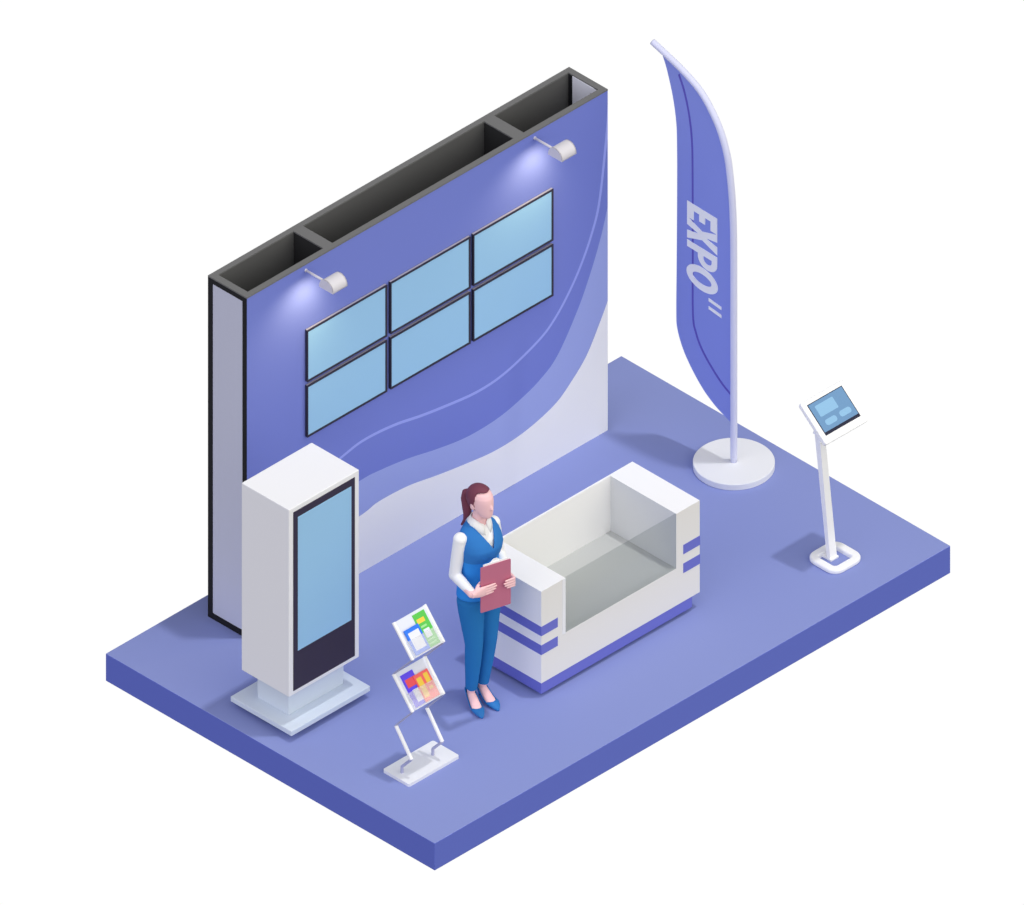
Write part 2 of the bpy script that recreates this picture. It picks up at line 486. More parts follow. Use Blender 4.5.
# ------------------------------------------------------------------ two wall lamps
def make_lamp(loc, label):
    X, Y, Z = loc
    r = root('wall_lamp', loc, label, 'lamp', 'lamps over the wall screens')
    bm = bmesh.new()
    tube(bm, [(X, Y - 0.0004, Z), (X, Y - 0.007, Z)], 0.0115, 16)
    mk('wall_plate', bm, M['lamp_metal'], r)
    bm = bmesh.new(); tube(bm, [(X, Y - 0.008, Z), (X, Y - 0.19, Z)], 0.0085, 12)
    mk('arm', bm, M['lamp_metal'], r, smooth=True)
    bm = bmesh.new()
    xa, xb = X - 0.030, X + 0.100
    ya, yb = Y - 0.272, Y - 0.150
    zb = Z - 0.036
    prof = [(yb, zb)]
    for k in range(13):
        a = math.pi * k / 12
        prof.append(((ya + yb) / 2 + 0.061 * math.cos(a), zb + 0.012 + 0.062 * math.sin(a)))
    prof.append((ya, zb))
    inn = [((ya + yb) / 2 + (p[0] - (ya + yb) / 2) * 0.86, zb + (p[1] - zb) * 0.88) for p in prof]
    # shell with an open underside: outer hood, end caps
    def cap(x, n):
        slab(bm, [prof], lambda u, v, x=x: V3((x, u, v)), n, 0.006)
    cap(xa, (-1, 0, 0)); cap(xb, (1, 0, 0))
    o_a = [bm.verts.new((xa, *p)) for p in prof]; o_b = [bm.verts.new((xb, *p)) for p in prof]
    i_a = [bm.verts.new((xa, *p)) for p in inn]; i_b = [bm.verts.new((xb, *p)) for p in inn]
    for k in range(len(prof) - 1):
        bm.faces.new((o_a[k], o_a[k + 1], o_b[k + 1], o_b[k])).smooth = True
        bm.faces.new((i_a[k], i_b[k], i_b[k + 1], i_a[k + 1]))
    for k in (0, len(prof) - 1):
        bm.faces.new((o_a[k], o_b[k], i_b[k], i_a[k]))
    mk('lamp_head', bm, M['lamp_metal'], r, label='silver half round lamp head')
    bm = bmesh.new()
    tube(bm, [(xa + 0.02, Y - 0.211, zb + 0.022), (xb - 0.02, Y - 0.211, zb + 0.022)], 0.012, 12, round_ends=True)
    mk('bulb', bm, M['lamp_glow'], r, smooth=True)
    li = bpy.data.lights.new('lamp_light', 'SPOT')
    li.energy = 8.5; li.spot_size = math.radians(115); li.spot_blend = 1.0; li.shadow_soft_size = 0.03
    li.color = (1.0, 0.82, 0.40)
    lo = bpy.data.objects.new('lamp_light', li); col.objects.link(lo); lo.parent = r
    lo.location = (0.02, -0.225, -0.05)
    lo.rotation_euler = V3((0.10, -0.225, 0.30)).to_track_quat('Z', 'Y').to_euler()
    return r
lp = from_y(305.6, 270.2, WY0)
l1 = make_lamp((lp.x, WY0, lp.z), 'left silver half round wall lamp above the upper left screen')
lp2 = from_y(534.6, 138.0, WY0)
copy_thing(l1, (lp2.x, WY0, lp.z), 'right silver half round wall lamp above the upper right screen')

# ------------------------------------------------------------------ digital kiosk
r = root('digital_kiosk', (0.487, 1.68, 0), 'white freestanding kiosk with a tall blue screen at platform left', 'kiosk')
bm = bmesh.new(); box(bm, (0.137, 1.409, 0.050), (0.837, 1.951, 0.088), 0.004)
mk('base_plate', bm, M['kiosk_base'], r, label='pale blue base plate')
for fx in (0.24, 0.734):
    for fy in (1.50, 1.86):
        bm = bmesh.new(); loft(bm, [ring((fx, fy, z), (rr, 0, 0), (0, rr, 0), 20) for z, rr in ((0.0, 0.034), (0.012, 0.034), (0.02, 0.022), (0.05, 0.022))])
        mk('foot', bm, M['rubber'], r)  # feet added to lift the plate so a shadow strip shows beneath
bm = bmesh.new(); box(bm, (0.247, 1.546, 0.088), (0.737, 1.822, 0.304), 0.003)
mk('neck', bm, M['kiosk_base'], r)
KX0, KX1, KY0, KY1, KZ0, KZ1 = 0.175, 0.798, 1.469, 1.891, 0.302, 1.742
bm = bmesh.new(); box(bm, (KX0, KY0, KZ0), (KX1, KY1, KZ1), 0.005)
body = mk('body', bm, M['white'], r)
bx0, bx1, bz0, bz1 = KX0 + 0.037, KX1 - 0.040, KZ0 + 0.030, KZ1 - 0.036
bm = bmesh.new(); box(bm, (bx0, KY0 - 0.004, bz0), (bx1, KY0 + 0.01, bz1), 0.0015, 1)
bz = mk('bezel', bm, M['kiosk_bezel'], r, label='dark screen bezel')
sx0, sx1 = bx0 + 0.037, bx1 - 0.034
bm = bmesh.new(); box(bm, (sx0, KY0 - 0.006, bz1 - 0.052 - 1.028), (sx1, KY0, bz1 - 0.052), 0.0008, 1)
mk('screen', bm, M['screen_blue'], r, label='tall light blue screen')

# ------------------------------------------------------------------ glazed display counter
QX0, QX1, QY0, QY1 = 1.5925, 2.9995, 0.6455, 1.2435
QZ0, QZ1, QH = 0.112, 0.817, 0.028
wx0, wx1, wz = 1.806, 2.791, 0.397
r = root('display_counter', ((QX0 + QX1) / 2, (QY0 + QY1) / 2, 0), 'white and grey counter with open glass fronted well and purple stripes', 'counter')
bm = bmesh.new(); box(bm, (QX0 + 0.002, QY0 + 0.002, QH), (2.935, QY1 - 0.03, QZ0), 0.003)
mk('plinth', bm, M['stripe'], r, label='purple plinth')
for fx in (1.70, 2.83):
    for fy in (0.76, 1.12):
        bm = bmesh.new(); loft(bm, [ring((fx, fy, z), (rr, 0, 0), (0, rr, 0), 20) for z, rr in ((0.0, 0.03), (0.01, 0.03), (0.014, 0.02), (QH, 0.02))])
        mk('foot', bm, M['rubber'], r)  # added feet, raising the plinth to leave a dark shadow gap
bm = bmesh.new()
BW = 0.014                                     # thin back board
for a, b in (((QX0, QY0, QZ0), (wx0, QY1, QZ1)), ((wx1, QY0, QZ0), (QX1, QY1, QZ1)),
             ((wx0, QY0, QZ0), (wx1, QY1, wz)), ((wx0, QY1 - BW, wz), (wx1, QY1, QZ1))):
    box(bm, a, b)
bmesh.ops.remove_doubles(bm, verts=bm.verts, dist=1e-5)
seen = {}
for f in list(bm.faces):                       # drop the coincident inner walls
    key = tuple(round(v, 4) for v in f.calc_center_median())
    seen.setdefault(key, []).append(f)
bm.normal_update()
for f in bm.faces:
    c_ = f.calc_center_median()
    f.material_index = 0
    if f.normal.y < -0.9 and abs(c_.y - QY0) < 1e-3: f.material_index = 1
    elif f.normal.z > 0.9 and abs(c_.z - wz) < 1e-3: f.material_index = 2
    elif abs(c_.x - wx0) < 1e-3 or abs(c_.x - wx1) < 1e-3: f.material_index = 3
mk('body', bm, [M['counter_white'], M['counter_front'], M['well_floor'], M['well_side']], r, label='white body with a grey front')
bm = bmesh.new(); box(bm, (wx0 + 0.001, QY0 + 0.002, wz + 0.001), (wx1 - 0.001, QY0 + 0.010, QZ1 - 0.002))
mk('glass_front', bm, M['glass'], r, label='grey tinted glass front')
bm = bmesh.new()
box(bm, (wx0 - 0.026, QY0 - 0.0025, wz - 0.002), (wx0, QY0 + 0.001, QZ1 - 0.001))
mk('glass_trim', bm, M['white'], r, label='white trim at the edge of the glass')
for z0, z1 in ((0.476, 0.547), (0.331, 0.404)):
    bm = bmesh.new()
    box(bm, (QX0 - 0.002, QY0 - 0.002, z0), (QX0 + 0.145, QY0 + 0.001, z1))
    box(bm, (QX0 - 0.002, QY0 + 0.001, z0), (QX0 + 0.001, QY1, z1))
    mk('stripe', bm, M['stripe'], r, label='purple stripe')
    bm = bmesh.new()
    box(bm, (QX1 - 0.147, QY0 - 0.002, z0), (QX1 + 0.002, QY0 + 0.001, z1))
    box(bm, (QX1 - 0.001, QY0 + 0.001, z0), (QX1 + 0.002, QY1, z1))
    mk('stripe', bm, M['stripe'], r, label='purple stripe')

# ------------------------------------------------------------------ brochure stand and its four brochures
xl, xr = 0.378, 0.652
r = root('brochure_stand', (0.52, 0.66, 0), 'zigzag brochure stand with two tilted trays in front of the woman', 'stand')
bm = bmesh.new()
slab(bm, [rrect(0.318, 0.546, 0.766, 0.780, 0.014)], lambda u, v: V3((u, v, 0.022)), (0, 0, 1), 0.022)
mk('base_plate', bm, M['stand_base'], r)
def zz(px, py): return from_x(px, py, xl)
hook0, hook1 = zz(402, 770), zz(402, 766.5)
p0, p1 = zz(411.5, 759.5), zz(395.9, 725.4)
q0, q1 = zz(412.8, 712), zz(393.5, 674)
s0, s1 = zz(412.8, 660), zz(393.5, 622.5)
hook0.z = 0.018
for x in (xl, xr):
    sh = V3((x - xl, 0, 0))
    for a, b in ((p0, p1), (q0, q1), (s0, s1)):
        bm = bmesh.new(); tube(bm, [a + sh, b + sh], 0.0125, 10)
        mk('rod', bm, M['rod_white'], r, smooth=False, label='white rod')
    bm = bmesh.new(); tube(bm, [hook0 + sh, hook1 + sh, hook1.lerp(p0, 0.12) + sh, p0 + sh], 0.010, 10)
    mk('bracket', bm, M['bracket_grey'], r, label='grey foot bracket')
    for a, b in ((p1, q0), (q1, s0)):
        bm = bmesh.new(); tube(bm, [a + sh, b + sh], 0.0065, 8)
        mk('bracket', bm, M['bracket_grey'], r, label='grey linking bracket')
def tray(a, b):
    """sheet between the two rods from b (top) to a (bottom); returns a local frame"""
    eu = V3((xr - xl, 0, 0)); ev = a - b
    n = eu.cross(-ev).normalized()
    if n.z < 0: n = -n
    f = lambda u, v, h=0.0: b + eu * u + ev * v + n * h
    bm = bmesh.new()
    slab(bm, [[(0.02, 0.01), (0.98, 0.01), (0.98, 0.99), (0.02, 0.99)]], lambda u, v: f(u, v, 0.004), n, 0.006)
    slab(bm, [[(0.04, 0.965), (0.96, 0.965), (0.96, 0.99), (0.04, 0.99)]], lambda u, v: f(u, v, 0.019), n, 0.016)
    t = mk('tray', bm, M['tray'], r)
    bm = bmesh.new()
    slab(bm, [[(0.04, 0.56), (0.96, 0.56), (0.96, 0.985), (0.04, 0.985)]], lambda u, v: f(u, v, 0.0215), n, 0.002)
    mk('pocket_front', bm, M['acrylic'], t, label='clear pocket front')
    return f, n
fU, nU = tray(s0, s1)
fL, nL = tray(q0, q1)
def brochure(f, n, rect, layers, mats, label, h0):
    """rect u0,v0,u1,v1 in tray units; layers = printed areas (material index, loop)"""
    u0, v0, u1, v1 = rect
    c = f((u0 + u1) / 2, v1, h0)
    bm = bmesh.new()
    slab(bm, [[(u0, v0), (u1, v0), (u1, v1), (u0, v1)]], lambda u, v: f(u, v, h0 + 0.005), n, 0.005, 0)
    for k, (mi, (a, b_, c_, d_)) in enumerate(layers):
        slab(bm, [[(a, b_), (c_, b_), (c_, d_), (a, d_)]], lambda u, v: f(u, v, h0 + 0.0056 + 0.0003 * (k % 2)), n, 0.0008, mi)
    o = mk('brochure', bm, [M[m] for m in mats])
    me = o.data
    me.transform(Matrix.Translation(-c)); o.location = c
    tag(o, label, 'brochure', 'brochures in the zigzag stand')
brochure(fU, nU, (0.53, 0.08, 0.90, 0.955), [(2, (0.57, 0.22, 0.80, 0.33)), (1, (0.60, 0.40, 0.78, 0.45)), (3, (0.62, 0.50, 0.80, 0.72)),
         (1, (0.60, 0.76, 0.82, 0.80)), (1, (0.60, 0.85, 0.82, 0.89))], ['b_green', 'b_green_light', 'b_yellow', 'b_page'],
         'green brochure with a yellow bar in the upper tray', 0.0045)
brochure(fU, nU, (0.10, 0.30, 0.56, 0.955), [(1, (0.17, 0.40, 0.50, 0.86))], ['b_blue', 'b_page'],
         'blue bordered brochure with a blank pale page in the upper tray', 0.0105)
brochure(fL, nL, (0.115, 0.12, 0.50, 0.955), [(1, (0.17, 0.26, 0.50, 0.47)), (2, (0.24, 0.55, 0.46, 0.86))], ['b_violet', 'b_red', 'b_page'],
         'violet brochure with a red block in the lower tray', 0.0045)
brochure(fL, nL, (0.42, 0.27, 0.875, 0.955), [(1, (0.46, 0.36, 0.61, 0.86)), (1, (0.69, 0.33, 0.82, 0.58)), (1, (0.69, 0.66, 0.80, 0.74))], ['b_coral', 'b_yellow'],
         'coral red brochure with yellow blocks in the lower tray', 0.0105)

# ------------------------------------------------------------------ feather flag
FX, FY = 4.225, 1.568
r = root('feather_flag', (FX, FY, 0), 'tall purple feather flag reading EXPO on a round white base', 'flag')
bm = bmesh.new()
loft(bm, [ring((FX, FY, z), (rr, 0, 0), (0, rr, 0), 96) for z, rr in ((0, 0.2545), (0.003, 0.2575), (0.042, 0.2575), (0.045, 0.2545))])
mk('base', bm, M['stand_base'], r, smooth=False, label='round white base')
pole_px = [(652.6, 41.8), (664.8, 53.0), (684.7, 72.4), (701.3, 92.2), (712.9, 113), (721.2, 132.9), (727.4, 156), (730.6, 180), (732.6, 205), (733.6, 235), (733.8, 270)]
pp = [from_x(px, py, FX) for px, py in spline(pole_px, 6)]
pp[-1].y = FY
npt = len(pp)
rad = [0.0212 + (0.0225 - 0.0212) * min(1, i / (npt * 0.6)) for i in range(npt)]
pole_pts = pp + [V3((FX, FY, 0.08)), V3((FX, FY, 0.043))]
for v in pole_pts: v.x = FX
bm = bmesh.new(); tube(bm, pole_pts, rad + [0.0225, 0.0225], 20, ref=(1, 0, 0))
mk('pole', bm, M['pole'], r, smooth=True, label='silver pole, bent over at its top')
left_px = [(663.0, 55.5), (667.3, 69.8), (673.1, 96.3), (676.6, 122.8), (677.4, 150), (677.4, 200), (677.0, 260), (676.6, 312), (677.7, 328.7), (683.3, 348.6),
           (692.1, 368.5), (703.1, 388.4), (714.2, 403.9), (723, 413.8), (731.5, 422.5)]
lf = spline(left_px, 5)
rt = [p for p in spline(pole_px, 6) if p[1] > 57]
outline = lf + [(733.8, 418)] + list(reversed(rt))
n = V3((-1, 0, 0))
def onflag(h):
    return lambda px, py: from_x(px, py, FX) + V3((-h, 0, 0))
bm = bmesh.new()
slab(bm, [outline], onflag(0.003), n, 0.006, 0)
seam = spline([(679.2, 74), (684.7, 91.3), (689.7, 116), (692.4, 142.7), (693, 180), (693.2, 250), (693.3, 313), (696.5, 333), (703.1, 350.8), (714.2, 370.7), (723, 384), (731, 394)], 6)
sl_, sr_ = [], []
for i, p in enumerate(seam):
    a, b = seam[max(0, i - 1)], seam[min(len(seam) - 1, i + 1)]
    d = V3((b[0] - a[0], b[1] - a[1], 0)).normalized()
    sl_.append((p[0] - d.y * 0.85, p[1] + d.x * 0.85)); sr_.append((p[0] + d.y * 0.85, p[1] - d.x * 0.85))
slab(bm, [sl_ + sr_[::-1]], onflag(0.0045), n, 0.002, 1)
# lettering: a runs across the flag (up the letters), b runs down it (the reading direction)
CAPH = 30.0
def let(a, b): return from_x(687.7 + a, 200.0 + a * 0.62 + b, FX) + V3((-0.006, 0, 0))
st = 6.6
def glyph(*loops): slab(bm, list(loops), let, n, 0.003, 2)
H = CAPH
e0, e1 = 0.0, 15.0
glyph([(0, 0), (H, 0), (H, e1 + 1), (H - st, e1 + 1), (H - st, st), (H / 2 + st / 2 - 0.4, st), (H / 2 + st / 2 - 0.4, e1 - 1.5), (H / 2 - st / 2 + 0.4, e1 - 1.5),
       (H / 2 - st / 2 + 0.4, st), (st, st), (st, e1 + 1), (0, e1 + 1)])
x0, x1 = 15.6, 37.0
xm = (x0 + x1) / 2
glyph([(0, x0), (0, x0 + 7.8), (H / 2 - 3.6, xm), (0, x1 - 7.8), (0, x1), (H / 2 - 0.0, xm + 4.3), (H, x1 - 0.5), (H, x1 - 8.3), (H / 2 + 3.6, xm), (H, x0 + 8.3), (H, x0 + 0.5), (H / 2, xm - 4.3)])
pb0, pb1 = 38.8, 57.5
arc = lambda ca, cb, ra, rb, a0, a1, k: [(ca + ra * math.cos(math.radians(a0 + (a1 - a0) * i / k)), cb + rb * math.sin(math.radians(a0 + (a1 - a0) * i / k))) for i in range(k + 1)]
top_a, bot_a = H, H * 0.36
ca = (top_a + bot_a) / 2; ra = (top_a - bot_a) / 2
glyph([(0, pb0), (H, pb0)] + arc(ca, pb1 - 9.6, ra, 9.6, 0, 180, 14) + [(bot_a, pb0 + st), (0, pb0 + st)],
      [(H - 5.4, pb0 + st)] + arc(ca, pb1 - 9.6, ra - 5.4, 4.0, 0, 180, 10) + [(bot_a + 5.4, pb0 + st)])
oc = 69.6
glyph(arc(H / 2, oc, H / 2 + 0.6, 11.6, 0, 352.5, 47), arc(H / 2, oc, H / 2 - 5.6, 5.0, 0, 350, 35))
for b0 in (85.2, 93.2):
    def bar(a, b): return from_x(687.7 + a, 200.0 + b + a * 0.72 - 4.0, FX) + V3((-0.006, 0, 0))
    slab(bm, [[(21.5, b0 + 1.0), (34.2, b0 + 1.0), (34.2, b0 + 4.0), (21.5, b0 + 4.0)]], bar, n, 0.003, 2)
mk('flag_cloth', bm, [M['flag'], M['flag_seam'], M['flag_text']], r, label='purple flag cloth with white EXPO lettering')

# ------------------------------------------------------------------ tablet stand
TX, TY = 3.959, 0.403
r = root('tablet_stand', (TX, TY, 0), 'white tablet terminal on a leaning post near the right corner', 'tablet stand')
bm = bmesh.new()
def rring(h, rr, z): return [V3((TX + u, TY + v, z)) for u, v in rrect(-h, -h, h, h, rr, 8)]
h, cr, wd = 0.136, 0.078, 0.056
hgt = 0.034
loft(bm, [rring(h - 0.006, cr - 0.006, 0), rring(h, cr, 0.008), rring(h, cr, hgt - 0.01), rring(h - 0.004, cr - 0.004, hgt - 0.003), rring(h - 0.012, cr - 0.012, hgt), rring(h - wd + 0.010, cr - wd + 0.010, hgt), rring(h - wd + 0.003, cr - wd + 0.003, hgt - 0.004),
          rring(h - wd, cr - wd, hgt - 0.012), rring(h - wd, cr - wd, 0)], cap=False, closed=True)
mk('base_ring', bm, M['tab_white'], r, label='white rounded base ring')
bm = bmesh.new()
box(bm, (TX - 0.035, TY + 0.0, 0.0), (TX + 0.035, TY + h - wd + 0.01, 0.016), 0.003)
mk('foot_plate', bm, M['tab_white'], r)
bm = bmesh.new()
pb = V3((TX + 0.002, TY + 0.03, 0.006)); pt = V3((TX - 0.012, TY + 0.125, 0.93))
def sq(c, a, b): return [c + V3((sx * a, sy * b, 0)) for sx, sy in ((-1, -1), (1, -1), (1, 1), (-1, 1))]
loft(bm, [sq(pb, 0.030, 0.0155), sq(pb.lerp(pt, 0.12), 0.029, 0.0155), sq(pt, 0.024, 0.022)])
post = mk('post', bm, M['tab_white'], r)
t_ = 0.03
TL0 = from_x(801, 404, 0)         # direction data only
cen = V3((TX + t_ + 0.015, 0, 0))
Uq = (833.1 - CX) / HU; Wq = (CY - 411.8) / (0.5 * K)
cen.y = cen.x - Uq; cen.z = (Wq - cen.x - cen.y) / 2
eu = V3((0.358, 0, 0)); ev = V3((0, -0.213, -0.185))
nn = eu.cross(-ev).normalized()
if nn.z < 0: nn = -nn
tf = lambda u, v, h=0.0: cen + eu * (u - 0.5) + ev * (v - 0.5) + nn * h
W_, H_ = eu.length, ev.length
def rr_uv(u0, v0, u1, v1, rad, k=5):
    return [(x / W_, y / H_) for x, y in rrect(u0 * W_, v0 * H_, u1 * W_, v1 * H_, rad, k)]
bm = bmesh.new()
A = rr_uv(-0.008, -0.02, 1.045, 1.065, 0.014)
B = rr_uv(0.0, -0.01, 1.037, 1.055, 0.012)
loft(bm, [[tf(u, v, -0.034) for u, v in B], [tf(u, v, -0.029) for u, v in A], [tf(u, v, -0.004) for u, v in A], [tf(u, v, 0.0) for u, v in B]])
tb = mk('tablet_housing', bm, M['tab_white'], r)
bm = bmesh.new()
slab(bm, [[(0.095, 0.085), (0.953, 0.085), (0.953, 0.885), (0.095, 0.885)]], lambda u, v: tf(u, v, 0.0015), nn, 0.002, 0)
slab(bm, [[(0.11, 0.102), (0.938, 0.102), (0.938, 0.812), (0.11, 0.812)]], lambda u, v: tf(u, v, 0.0022), nn, 0.001, 1)
for a in ((0.215, 0.19, 0.655, 0.47, 0.008), (0.23, 0.57, 0.50, 0.715, 0.018), (0.585, 0.56, 0.855, 0.705, 0.018)):
    slab(bm, [rr_uv(*a)], lambda u, v: tf(u, v, 0.0028), nn, 0.001, 2)
mk('screen', bm, [M['tab_bezel'], M['tab_screen'], M['tab_icon']], tb, label='blue screen with three light tiles')
bm = bmesh.new()
mc = tf(0.40, 0.62, -0.034)
mv = (pt - mc)
loft(bm, [[mc + V3((-0.05, 0, 0)) + ev * 0.16, mc + V3((0.05, 0, 0)) + ev * 0.16, mc + V3((0.05, 0, 0)) - ev * 0.16, mc + V3((-0.05, 0, 0)) - ev * 0.16],
          sq(pt + V3((0, 0, -0.01)), 0.032, 0.03)])
mk('mount', bm, M['tab_white'], r)

# ------------------------------------------------------------------ the woman
P0 = V3((1.284, 0.871, 0.0))
r = root('person', P0, 'woman with brown ponytail, blue vest and trousers, standing and holding a clipboard', 'person')
def W(x, y, z):
    if z > 1.45: z = 1.45 + (z - 1.45) * 0.905            # head height
    return P0 + V3((x, y, z))
def er(c, a, b, n=40, e=2.0): return ring(W(*c), (a, 0, 0), (0, b, 0), n, e)

# board frame for the hands
be = V3((0.206, -0.06, 0)).normalized()
bn = V3((-be.y * -1, 0, 0)); bn = V3((be.y, -be.x, 0)).normalized()     # outward (front) normal
bc = W(-0.067, -0.195, 1.036)
BWD, BHT = 0.215, 0.345
ledge = bc - be * BWD / 2; redge = bc + be * BWD / 2

def hand(bm, wrist, f, s, n, thumb, a0=0.02, cs=1.0):
    f, s, n = f.normalized(), s.normalized(), n.normalized()
    rings = []
    for d, hw, ht in ((-0.012, 0.021, 0.019), (0.0, 0.022, 0.017), (0.025, 0.030, 0.0165), (0.055, 0.037, 0.0145), (0.078, 0.037, 0.012), (0.088, 0.033, 0.008)):
        rings.append(ring(wrist + f * d, s * hw, n * ht, 20, 2.4))
    loft(bm, rings)
    for off, ln, rad, cu in ((-0.0285, 0.068, 0.0078, 0.10), (-0.0095, 0.077, 0.0080, 0.14), (0.0095, 0.071, 0.0078, 0.18), (0.028, 0.055, 0.0070, 0.24)):
        p = wrist + f * 0.070 + s * off
        pts = [p]
        a = a0
        for k, seg in enumerate((0.022, 0.42, 0.33, 0.25)):
            l = seg if k == 0 else ln * seg
            dirv = f if k == 0 else f * math.cos(a) + n * math.sin(a)
            pts.append(pts[-1] + dirv * l)
            a += cu * cs
        tube(bm, pts, [rad, rad, rad * 0.97, rad * 0.9, rad * 0.78], 12, round_ends=True)
    tube(bm, thumb, [0.012, 0.0105, 0.0095, 0.008], 12, round_ends=True)

bm = bmesh.new()
# torso, neck
loft(bm, [er(c, a, b) for c, a, b in (((0, .02, .80), .135, .09), ((0, .02, .90), .130, .085), ((0, .02, 1.02), .118, .082), ((0, .02, 1.12), .122, .086),
      ((0, .015, 1.22), .135, .10), ((0, .02, 1.29), .138, .090), ((0, .022, 1.335), .125, .074), ((0, .024, 1.365), .092, .060), ((0, .024, 1.395), .056, .050),
      ((0, .020, 1.43), .045, .045), ((0, .012, 1.47), .040, .043), ((0, .004, 1.52), .040, .046))])
# head
loft(bm, [er(c, a, b, 40) for c, a, b in (((0, -.052, 1.462), .018, .022), ((0, -.048, 1.468), .030, .034), ((0, -.036, 1.485), .043, .052), ((0, -.022, 1.508), .054, .067), ((0, -.010, 1.535), .0615, .079),
      ((0, -.002, 1.565), .066, .087), ((0, .003, 1.595), .0685, .091), ((0, .006, 1.622), .067, .090), ((0, .008, 1.648), .058, .079), ((0, .010, 1.664), .042, .058), ((0, .010, 1.672), .02, .03))])
tube(bm, [W(0, -.080, 1.585), W(0, -.090, 1.565), W(0, -.0965, 1.548), W(0, -.088, 1.540)], [.006, .008, .010, .007], 12, round_ends=True)
tube(bm, [W(-.018, -.078, 1.512), W(0, -.0865, 1.514), W(.018, -.078, 1.512)], [.004, .0055, .004], 10, round_ends=True)
for sx in (-1, 1):
    ball(bm, W(sx * .0675, .010, 1.556), (.011, .019, .029), 16)
# arms
shR, elR, wrR = W(-.156, .032, 1.322), W(-.172, .062, 1.045), ledge - be * 0.062 + bn * 0.019
shL, elL, wrL = W(.126, .018, 1.318), W(.168, .012, 1.075), redge + be * 0.020 - bn * 0.074
up = V3((0, 0, 1))
fR = (be - bn * 0.02).normalized(); fL2 = bn.copy()
for sh, el, wr, f in ((shR, elR, wrR, fR), (shL, elL, wrL, fL2)):
    tube(bm, [sh, sh.lerp(el, .5), el, el.lerp(wr, .5), wr - f * 0.01, wr + f * 0.004], [.040, .038, .034, .030, .022, .020], 20, round_ends=True)
inn = -bn
thR = [wrR + fR * 0.022 + up * 0.024 + inn * 0.004, wrR + fR * 0.046 + up * 0.040 + inn * 0.022, wrR + fR * 0.070 + up * 0.040 + inn * 0.042, wrR + fR * 0.096 + up * 0.034 + inn * 0.043]
hand(bm, wrR, fR, -up, inn, thR, 0.0, 0.2)
thL = [wrL + bn * 0.022 + up * 0.022, wrL + bn * 0.038 + up * 0.038 - be * 0.014, wrL + bn * 0.048 + up * 0.042 - be * 0.040, wrL + bn * 0.050 + up * 0.036 - be * 0.066]
hand(bm, wrL, bn, -up, -be, thL, 1.50, 0.06)
# legs and feet
AN = {-1: W(-.040, .048, .105), 1: W(.058, .044, .105)}
KN = {-1: W(-.060, .004, .48), 1: W(.066, .002, .48)}
HP = {-1: W(-.080, .02, .86), 1: W(.080, .02, .86)}
FD = {-1: V3((-.40, -.92, 0)).normalized(), 1: V3((-.22, -.97, 0)).normalized()}
for s in (-1, 1):
    tube(bm, [HP[s] + V3((0, 0, -.06)), HP[s].lerp(KN[s], .5), KN[s], KN[s].lerp(AN[s], .35), AN[s]], [.060, .062, .047, .044, .028], 20, round_ends=True)
    a, d = AN[s], FD[s]
    sd = V3((-d.y, d.x, 0))
    prof = [(-.034, .058, .020, .030), (-.01, .062, .025, .036), (.02, .056, .028, .036), (.055, .041, .031, .030), (.09, .028, .033, .021), (.12, .020, .030, .015), (.15, .015, .018, .010)]
    loft(bm, [ring(V3((a.x, a.y, 0)) + d * k + up * z, sd * w_, up * h_, 20) for k, z, w_, h_ in prof])
body = mk('body', bm, M['skin'], r, label='light skin')
fuse(body, 0.0032, 4)

# trousers
bm = bmesh.new()
loft(bm, [er(c, a, b) for c, a, b in (((0, .022, .765), .150, .108), ((0, .022, .81), .158, .111), ((0, .022, .86), .152, .106), ((0, .022, .93), .142, .098), ((0, .022, .96), .135, .094))])
for s in (-1, 1):
    k, a, h_ = KN[s], AN[s], HP[s]
    pts = [h_ + V3((0, .0, -.02)), h_.lerp(k, .3), h_.lerp(k, .65), k, k.lerp(a, .35), k.lerp(a, .7), a + V3((0, 0, .012))]
    tube(bm, pts, [.084, .081, .068, .056, .051, .043, .037], 28, flat=1.06)
tr = mk('trousers', bm, M['trousers'], r, label='dark blue trousers')
fuse(tr, 0.006, 5)

# shirt: torso, sleeves, collar
bm = bmesh.new()
loft(bm, [er(c, a, b) for c, a, b in (((0, .02, .92), .142, .098), ((0, .02, 1.02), .122, .086), ((0, .02, 1.12), .128, .092), ((0, .014, 1.22), .142, .107),
      ((0, .018, 1.29), .146, .098), ((0, .022, 1.34), .134, .080), ((0, .024, 1.368), .104, .066), ((0, .026, 1.39), .076, .052), ((0, .030, 1.398), .06, .042))])
for sh, el, wr, f in ((shR, elR, wrR, fR), (shL, elL, wrL, fL2)):
    tube(bm, [sh + V3((0, 0, .01)), sh.lerp(el, .22), sh.lerp(el, .6), el, el.lerp(wr, .12), el.lerp(wr, .5), wr.lerp(el, .06)], [.042, .043, .042, .039, .038, .034, .028], 24, round_ends=False)
    ball(bm, sh + V3((0, 0, .004)), .0445, 20)
    ball(bm, el, .0395, 20)
st_ = mk('shirt', bm, M['shirt'], r, label='white long sleeved shirt')
fuse(st_, 0.005, 5)
bm = bmesh.new()
rows = []
for z, a, b, dz in ((1.440, .050, .052, .030), (1.416, .064, .064, .034), (1.392, .086, .080, .048)):
    rg = []
    for i in range(41):
        t = math.radians(-90 + 14 + (360 - 28) * i / 40)
        fr = max(0.0, -math.sin(t))
        rg.append(P0 + V3((a * math.cos(t), .018 + b * math.sin(t), z - dz * fr ** 2 * 1.3)))
    rows.append(rg)
vs = [[bm.verts.new(p) for p in rg] for rg in rows]
for i in range(2):
    for j in range(40):
        bm.faces.new((vs[i][j], vs[i][j + 1], vs[i + 1][j + 1], vs[i + 1][j]))
cl = mk('collar', bm, M['shirt'], st_, smooth=True)
solidify(cl, 0.006)

